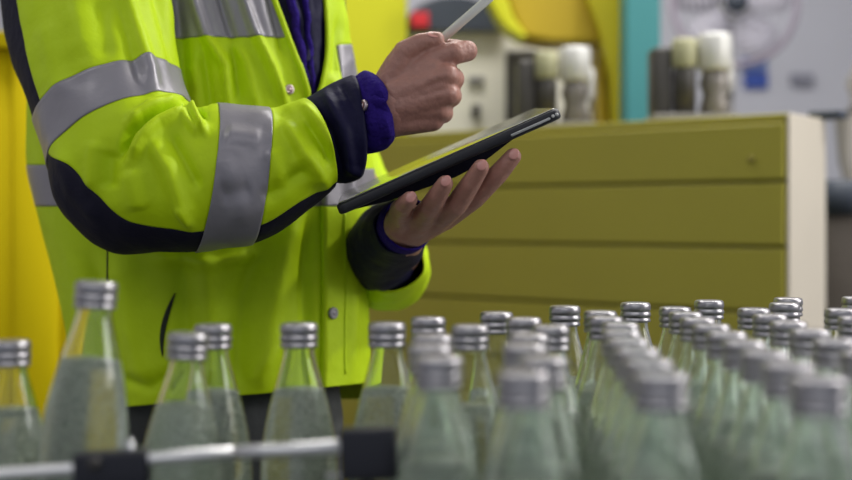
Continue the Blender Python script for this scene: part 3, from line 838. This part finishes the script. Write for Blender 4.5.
for k, (x, y, lab, grp, ms, fx, tl_) in enumerate(spots):
    g_, l_, c_ = ms or MB_[k % 3]
    r_ = root('glass_bottle', (pos[k][0], pos[k][1], BELT), lab, 'bottle', grp, rz=0 if tl_ else random.uniform(0, 6)); r_.rotation_euler[1] = tl_
    for nm, me in (('bottle_glass', g_), ('water', l_), ('cap', c_)):
        o = bpy.data.objects.new(nm, me); COL.objects.link(o); o.parent = r_

# ------------------------------------------------------------------ conveyor
cv = root('conveyor', (.05, .9, 0), 'bottle conveyor carrying the rows of capped glass bottles', 'conveyor')
cb = (0, 0, 0)
q = link('belt', box(B(), (.05, .86, BELT - .012), (1.5, .80, .024), bev=.004), M['belt'], cv, (.05, .9, 0), False)
for yy in (.445, 1.275):
    link('side_frame', box(B(), (.05, yy, BELT - .045), (1.5, .025, .09), bev=.004), M['steel'], cv, (.05, .9, 0), False)
for xx in (-.6, .7):
    for yy in (.47, 1.25):
        link('leg', box(B(), (xx, yy, (BELT - .09) / 2), (.05, .05, BELT - .09), bev=.004), M['steel'], cv, (.05, .9, 0), False)

# guide rail in front of the left bottles
RD = .712
rl = root('guide_rail', P(250, 470, RD) - Vector((0, 0, P(250, 470, RD).z - BELT)), 'chrome guide rail with black clamp blocks before the left bottles', 'rail')
RO = rl.location.copy()
link('rod', tube(B(), [P(-60, 478, RD), P(0, 474, RD), P(76, 469, RD), P(112, 464, RD), P(153, 458.5, RD), P(238, 452, RD)], .0037, 20), M['rod'], rl, RO)
link('rod', tube(B(), [P(234, 452.5, RD), P(290, 449.5, RD + .001), P(375, 445, RD)], .0042, 20), M['rod'], rl, RO)
link('rod', tube(B(), [P(325, 476, RD + .006), P(398, 474, RD + .006)], .0016, 12), M['chrome'], rl, RO)
def blk(name, x0, x1, y0, y1, tilt, d=RD, th=.014):
    c = P((x0 + x1) / 2, (y0 + y1) / 2, d); s = ((x1 - x0) * d / F, th, (y1 - y0) * d / F)
    return autosm(link(name, box(B(), c, s, Matrix.Rotation(tilt, 3, 'Y'), .0025), M['blackpl'], rl, RO), 40)
b_ = blk('clamp_block', 75, 150, 450, 486, -.06)
link('clamp_screw', lathe(B(), [(.004, 0), (.004, .003), (.002, .004)], P(98, 461, RD) + Vector((0, -.0065, 0)), 16, rot=Matrix.Rotation(PI / 2, 3, 'X')), M['dgrey'], b_, RO)
b_ = blk('clamp_block', 340, 398, 427, 480, -.03, th=.010)
for xx in (112, 368):
    link('post', tube(B(), [P(xx, 482, RD), Vector((P(xx, 480, RD).x, RD, BELT))], .005, 14), M['blackpl'], rl, RO)
link('silver_stub', tube(B(), [P(128, 440, RD + .004), P(131, 446, RD + .004), P(131, 452, RD)], [.0028, .0028, .002], 12), M['chrome'], rl, RO)  # short chrome bar on top of the clamp block

# ------------------------------------------------------------------ drawer cabinet
C0 = Vector((.667, 2.2, 0)); C1 = Vector((-.30, 2.95, 0)); al = (C1 - C0); CL = al.length; ang = math.atan2(al.y, al.x) + PI
cab = root('drawer_cabinet', C0, 'long mustard drawer cabinet with a cream side panel behind the bottles', 'cabinet', rz=ang)
# local: x from -CL (far left end) to 0 (right front corner), y depth behind
CT = 1.296; CD = .19
link('carcass', box(B(), (-CL / 2 - .006, CD / 2 + .012, CT / 2 - .006), (CL - .014, CD - .02, CT - .012), bev=.003), M['olivedk'], cab, sm=False)
link('side_panel', box(B(), (-.003, CD / 2, CT / 2), (.006, CD, CT), bev=.002), M['cream'], cab, sm=False)
link('top_board', box(B(), (-CL / 2 - .003, CD / 2, CT - .008), (CL - .006, CD, .016), bev=.003), M['olive'], cab, sm=False)
zt = CT - .018
for k in range(9):
    z1 = CT - .126 - .1215 * k; z0 = z1
    ztop = zt; zt = z1 - .002
    if z1 < .05: break
    dr = link('drawer', box(B(), (-CL / 2 - .004, .004, (ztop + z1) / 2 + .002), (CL - .010, .02, ztop - z1 - .004), bev=.003), M['olive'], cab, sm=False)
    if k == 0: link('lock', lathe(B(), [(.007, 0), (.007, .006), (.004, .008)], (-.07, -.006, (ztop + z1) / 2 - .012), 16, rot=Matrix.Rotation(PI / 2, 3, 'X')), M['olivedk'], dr)
# things on the cabinet: placed in its frame
def cabp(px, dd):
    """local point on the cabinet seen at pixel column px, dd behind the front"""
    ca, sa = math.cos(ang), math.sin(ang)
    # world = C0 + x*(ca,sa) + dd*(-sa,ca)
    k = (px - 426) / F
    ox = C0.x - dd * sa; oy = C0.y + dd * ca
    x = (k * oy - ox) / (ca - k * sa)
    return x, Vector((ox + x * ca, oy + x * sa, CT))

def canister(px, label, wscale=1.):
    x, p = cabp(px, .11); s = p.y / F * wscale * 1.08  # metres per pixel there
    r = root('valve_unit', p, label, 'machine', 'twin canister units on the cabinet', rz=0)
    link('base_plate', box(B(), (-.0 * s, 0, 3 * s), (66 * s, .11, 6 * s), bev=.003), M['grey'], r)
    link('housing', box(B(), (-24 * s, .01, 33 * s), (16 * s, .07, 54 * s), bev=.010), M['dgrey'], r)
    d_ = link('dark_canister', lathe(B(), [(9 * s, 5 * s), (9 * s, 40 * s), (8 * s, 43 * s)], (-7 * s, -.02, 0), 24), M['dgrey'], r)
    link('yellow_collar', lathe(B(), [(9 * s, 43 * s), (10 * s, 45 * s), (10 * s, 63 * s), (8 * s, 66 * s)], (-7 * s, -.02, 0), 24), M['collar'], d_)
    c = link('silver_canister', lathe(B(), [(11 * s, 5 * s), (12 * s, 10 * s), (9 * s, 22 * s), (12 * s, 30 * s), (9 * s, 42 * s), (8 * s, 44 * s)], (17 * s, -.02, 0), 24), M['worn'], r)
    link('chrome_lid', lathe(B(), [(12.5 * s, 41 * s), (13.5 * s, 42.5 * s), (13.5 * s, 67 * s), (12.5 * s, 69.5 * s), (6 * s, 70.5 * s)], (17 * s, -.02, 0), 28), M['lid'], c)
    link('hose', tube(B(), [(30 * s, .02, 5 * s), (33 * s, .02, 30 * s), (33 * s, .02, 50 * s), (28 * s, .02, 58 * s)], 3.5 * s, 12), M['pale'], r)
    return r
canister(554, 'blurred twin canister unit on the cabinet left of the teal post', 1.08)
u2 = canister(691, 'blurred twin canister unit on the cabinet right of the teal post', 1.16)

# ------------------------------------------------------------------ background
def rectpx(bm_, x0, x1, y0, y1, d, th=.03, bev=.004):
    a = P(x0, y1, d); b = P(x1, y0, d); c = (a + b) / 2; c.y += th / 2
    return box(bm_, c, (abs(b.x - a.x), th, abs(b.z - a.z)), bev=bev)

# left yellow strip curtain: ribbed upright strips hung from a rail
yc = root('strip_screen', (-.95, 2.15, 0), 'low yellow ribbed screen of upright strips behind the person at the left edge', 'screen')
for k in range(11):
    x = -1.30 + k * .075
    bm_ = B()
    pts = [(x + .044 * math.cos(a_), 2.15 + .012 * math.sin(a_) + .012 * (k % 2)) for a_ in np.linspace(0, 2 * PI, 20, endpoint=False)]
    lo = [bm_.verts.new((px_, py_, .05)) for px_, py_ in pts]; hi = [bm_.verts.new((px_, py_, 1.41)) for px_, py_ in pts]
    for q in range(20): bm_.faces.new((lo[q], lo[(q + 1) % 20], hi[(q + 1) % 20], hi[q]))
    bm_.faces.new(hi); bm_.faces.new(list(reversed(lo)))
    link('strip', bm_, M['yel'], yc, (-.95, 2.15, 0))
link('top_rail', box(B(), (-.92, 2.155, 1.42), (.95, .05, .03), bev=.005), M['yel'], yc, (-.95, 2.15, 0), False)

def slab(name, x0, x1, zlo, py0, d, th, m, label, cat):
    b = P(x1, py0, d); a = P(x0, py0, d); zt_ = b.z
    c = ((a.x + b.x) / 2, d + th / 2, (zlo + zt_) / 2)
    o = link(name, box(B(), c, (b.x - a.x, th, zt_ - zlo), bev=.006), m, origin=(c[0], c[1], zlo), sm=False)
    return tag(o, label, cat)
slab('partition', 318, 407, 0, -330, 3.30, .05, M['yel2'], 'bright yellow upright panel between the jacket and the beige machine', 'partition')
slab('teal_post', 626, 661, 0, -430, 2.95, .10, M['teal'], 'teal upright post rising behind the cabinet', 'post')

# beige machine with slate hood
bx = P(460, 30, 3.35)
bmc = root('beige_machine', (bx.x, 3.55, 0), 'beige machine under a dark slate rounded hood behind the hands', 'machine')
BO = (bx.x, 3.55, 0)
def bpart(name, x0, x1, y0, y1, d, m, th=.3, bev=.01, zlo=None, par=None):
    a = P(x0, y1, d); b = P(x1, y0, d); zl = a.z if zlo is None else zlo
    c = ((a.x + b.x) / 2, d + th / 2, (zl + b.z) / 2)
    return link(name, box(B(), c, (b.x - a.x, th, b.z - zl), bev=bev), m, par or bmc, BO, False)
bpart('body', 407, 520, 26, 0, 3.4, M['beige'], .4, zlo=0)
bpart('side_housing', 518, 600, 38, 0, 3.45, M['beige'], .35, zlo=0)
# arc hood
bm_ = B(); pts = []
for t in np.linspace(PI, 0, 20): pts.append((408 + 46 + 50 * math.cos(t) , 30 - 34 * math.sin(t)))
fr_ = [bm_.verts.new(P(x, y, 3.36)) for x, y in pts]; bk = [bm_.verts.new(P(x, y, 3.36) + Vector((0, .5, 0))) for x, y in pts]
n = len(pts)
for k in range(n): bm_.faces.new((fr_[k], fr_[(k + 1) % n], bk[(k + 1) % n], bk[k]))
bm_.faces.new(list(reversed(fr_))); bm_.faces.new(bk)
hood = autosm(link('hood', bm_, M['slate'], bmc, BO), 30)
bpart('red_light', 411, 429, 12, 27, 3.34, M['red'], .03, .004, par=hood)
bpart('label_plate', 468, 484, 76, 84, 3.385, M['grey'], .015, .002)
bpart('handle', 472, 480, 104, 118, 3.37, M['dgrey'], .03, .003)
bpart('dark_cable_box', 506, 540, 50, 122, 3.37, M['dgrey'], .05, .01)

# yellow machine hood: deep rounded guard with an upright on the right
yh = root('yellow_guard', (P(560, 30, 3.1).x, 3.2, 0), 'large yellow rounded machine guard above the canister unit', 'machine guard')
YO = yh.location.copy()
def prism(name, pts, d, th, m, par, org):
    bm_ = B(); f_ = [bm_.verts.new(P(x, y, d)) for x, y in pts]; b_ = [bm_.verts.new(P(x, y, d) + Vector((0, th, 0))) for x, y in pts]; n = len(pts)
    for k in range(n): bm_.faces.new((f_[k], f_[(k + 1) % n], b_[(k + 1) % n], b_[k]))
    bm_.faces.new(f_); bm_.faces.new(b_)
    bmesh.ops.recalc_face_normals(bm_, faces=bm_.faces)
    o = link(name, bm_, m, par, org, False)
    bv = o.modifiers.new('b', 'BEVEL'); bv.width = .012; bv.segments = 3; bv.limit_method = 'ANGLE'
    return o
prism('rim', [(478, -60), (489, 0), (498, 18), (508, 30), (523, 39), (527, 36), (514, 18), (506, -5), (500, -60)], 3.05, .12, M['yel2'], yh, YO)
prism('bowl', [(500, -60), (506, -5), (514, 18), (525, 37), (550, 42), (575, 43), (603, 43), (597, 20), (588, 0), (580, -60)], 3.09, .16, M['yeldk'], yh, YO)
prism('upright', [(580, -60), (588, 0), (600, 32), (612, 80), (622, 260), (622, 640), (625, 640), (625, -60)], 3.06, .15, M['yelpost'], yh, YO)
prism('diagonal_shade', [(597, 30), (603, 40), (617, 260), (617, 600), (600, 600), (600, 200)], 3.12, .15, M['yeldk'], yh, YO)  # dark amber strip stands in for the guard's diagonal shadow line

# fan on a stand
fc = P(735, 3, 3.9); fan = root('pedestal_fan', (fc.x, 3.95, 0), 'large round pale fan on a stand in front of the grey wall', 'fan')
FO = fan.location.copy(); RX = Matrix.Rotation(PI / 2, 3, 'X')
RF = 62 * 3.9 / F
def ring(name, R_, r_, yoff, m, par):
    bm_ = B(); n1, n2_ = 64, 10; vs = [[bm_.verts.new(fc + Vector(((R_ + r_ * math.cos(b)) * math.cos(a), yoff + r_ * math.sin(b), (R_ + r_ * math.cos(b)) * math.sin(a)))) for b in np.linspace(0, 2 * PI, n2_, endpoint=False)] for a in np.linspace(0, 2 * PI, n1, endpoint=False)]
    for i in range(n1):
        for j in range(n2_): bm_.faces.new((vs[i][j], vs[(i + 1) % n1][j], vs[(i + 1) % n1][(j + 1) % n2_], vs[i][(j + 1) % n2_]))
    bmesh.ops.recalc_face_normals(bm_, faces=bm_.faces)
    return link(name, bm_, m, par, FO)
M['fanrim'] = mat('fan_rim', (.36, .31, .38), .5)
ring('guard_rim', RF, .011, 0, M['fanrim'], fan)
for k in range(1, 9): ring('guard_wire', RF * k / 9, .0028, -.03, M['fan'], fan)
for k in range(5):
    a = 2 * PI * k / 5 + .3; bm_ = B(); vs = []
    for rr, wd in ((.04, .03), (.09, .06), (.15, .075), (.19, .05)):
        row = []
        for s_ in (-1, 0, 1):
            row.append(bm_.verts.new(fc + Vector((rr * math.cos(a) - s_ * wd * math.sin(a), .02 + s_ * .012, rr * math.sin(a) + s_ * wd * math.cos(a)))))
        vs.append(row)
    for i in range(3):
        for j in range(2): bm_.faces.new((vs[i][j], vs[i + 1][j], vs[i + 1][j + 1], vs[i][j + 1]))
    o = link('blade', bm_, M['fan'], fan, FO); o.modifiers.new('t', 'SOLIDIFY').thickness = .006
link('hub', lathe(B(), [(.035, -.03), (.035, .03), (.028, .045), (.004, .05)], fc + Vector((.0, .0, 0)), 24, rot=RX), M['slate'], fan, FO)
link('motor', lathe(B(), [(.07, -.14), (.075, -.10), (.075, -.04), (.06, -.03)], fc, 28, rot=RX), M['cream2'], fan, FO)
link('pole', tube(B(), [fc + Vector((0, .09, 0)), Vector((fc.x, 3.99, .03))], .018, 14), M['grey'], fan, FO)
link('foot', lathe(B(), [(.20, 0), (.20, .015), (.05, .03)], (fc.x, 3.99, 0), 32), M['grey'], fan, FO)

# blue notice on the wall, pale grey mark, small dark pad, right-hand items
def onwall(name, x0, x1, y0, y1, m, label, cat, d=4.98):
    a = P(x0, y1, d); b = P(x1, y0, d); c = (a + b) / 2
    o = link(name, box(B(), c, (b.x - a.x, .03, b.z - a.z), bev=.004), m, origin=c, sm=False); return tag(o, label, cat)
bn = root('wall_notice', P(757, 86, 4.97), 'small blue notice on the grey wall above the cabinet end', 'notice')
NO = bn.location.copy()
def npart(nm, x0, x1, y0, y1, m, d=4.975, th=.04):
    a = P(x0, y1, d); b = P(x1, y0, d); c = (a + b) / 2; c.y += th / 2 - .0
    link(nm, box(B(), c, (b.x - a.x, th, b.z - a.z), bev=.003), m, bn, NO, False)
M['blue2'] = mat('light_blue_vinyl', (.12, .19, .45), .5)
npart('blue_field', 745, 768, 72, 88, M['blue']); npart('light_field', 743, 767, 57, 70, M['blue2'])
onwall('wall_plate', 791, 813, 74, 85, mat('grey_plate', (.27, .27, .33), .5), 'small faint grey plate on the pale wall at upper right', 'plate')
tag(link('phone', box(B(), (C0.x + .12, C0.y + .15, CT + .008), (.062, .05, .016), Matrix.Rotation(ang, 3, 'Z'), .004), M['slate'], origin=(C0.x + .12, C0.y + .15, CT)), 'small dark flat object on the cabinet end by the cream side', 'device')

# brown bin and taupe hose at the right edge
rb = root('waste_bin', (P(853, 200, 2.75).x, 2.75, 0), 'brown bin with a dark grey rim cut by the right edge', 'bin'); RBO = rb.location.copy()
zt_ = P(850, 182, 2.75).z; rr = 36 * 2.75 / F
link('bin_body', lathe(B(), [(rr * .78, 0), (rr * .95, zt_ - .07)], (RBO.x, RBO.y, 0), 36), M['brown'], rb, RBO)
link('rim', lathe(B(), [(rr * .95, zt_ - .075), (rr * 1.05, zt_ - .06), (rr * 1.05, zt_), (rr * .9, zt_ + .004)], (RBO.x, RBO.y, 0), 36), M['slate'], rb, RBO)
hp = [P(872, 60, 3.3), P(858, 88, 3.3), P(848, 120, 3.3), P(852, 160, 3.3), P(862, 195, 3.3), P(868, 900, 3.3)]
hp[-1].z = .02
tag(link('hose', tube(B(), hp, .036, 16), M['hose'], origin=hp[-1]), 'taupe hose curving down at the right edge above the brown bin', 'hose')

# overhead lamps, some added only for their light, and side window, out of frame
def lamp(c, sx, sy):
    r = root('unseen_lamp', c, 'unseen white lamp out of view overhead', 'lamp', 'ceiling lamps')
    link('housing', box(B(), (0, 0, .05), (sx + .06, sy + .06, .08), bev=.01), M['pale'], r, sm=False)
lamp((1.1, 1.9, 3.16), .5, 1.8); lamp((1.54, 1.73, 2.78), .15, .15); lamp((-.3, -.98, 2.62), 2.4, .8); lamp((.3, 2.6, 3.16), 1.6, .5); lamp((-1.6, 1.2, 3.16), .5, 1.5)
wf = B()
for yy in (.33, 1.1, 1.87): box(wf, (2.93, yy, 1.9), (.06, .05, 1.4))
for zz in (1.22, 2.58): box(wf, (2.93, 1.1, zz), (.06, 1.55, .05))
o = link('window_1', wf, M['pale'], sm=False); o['kind'] = 'structure'
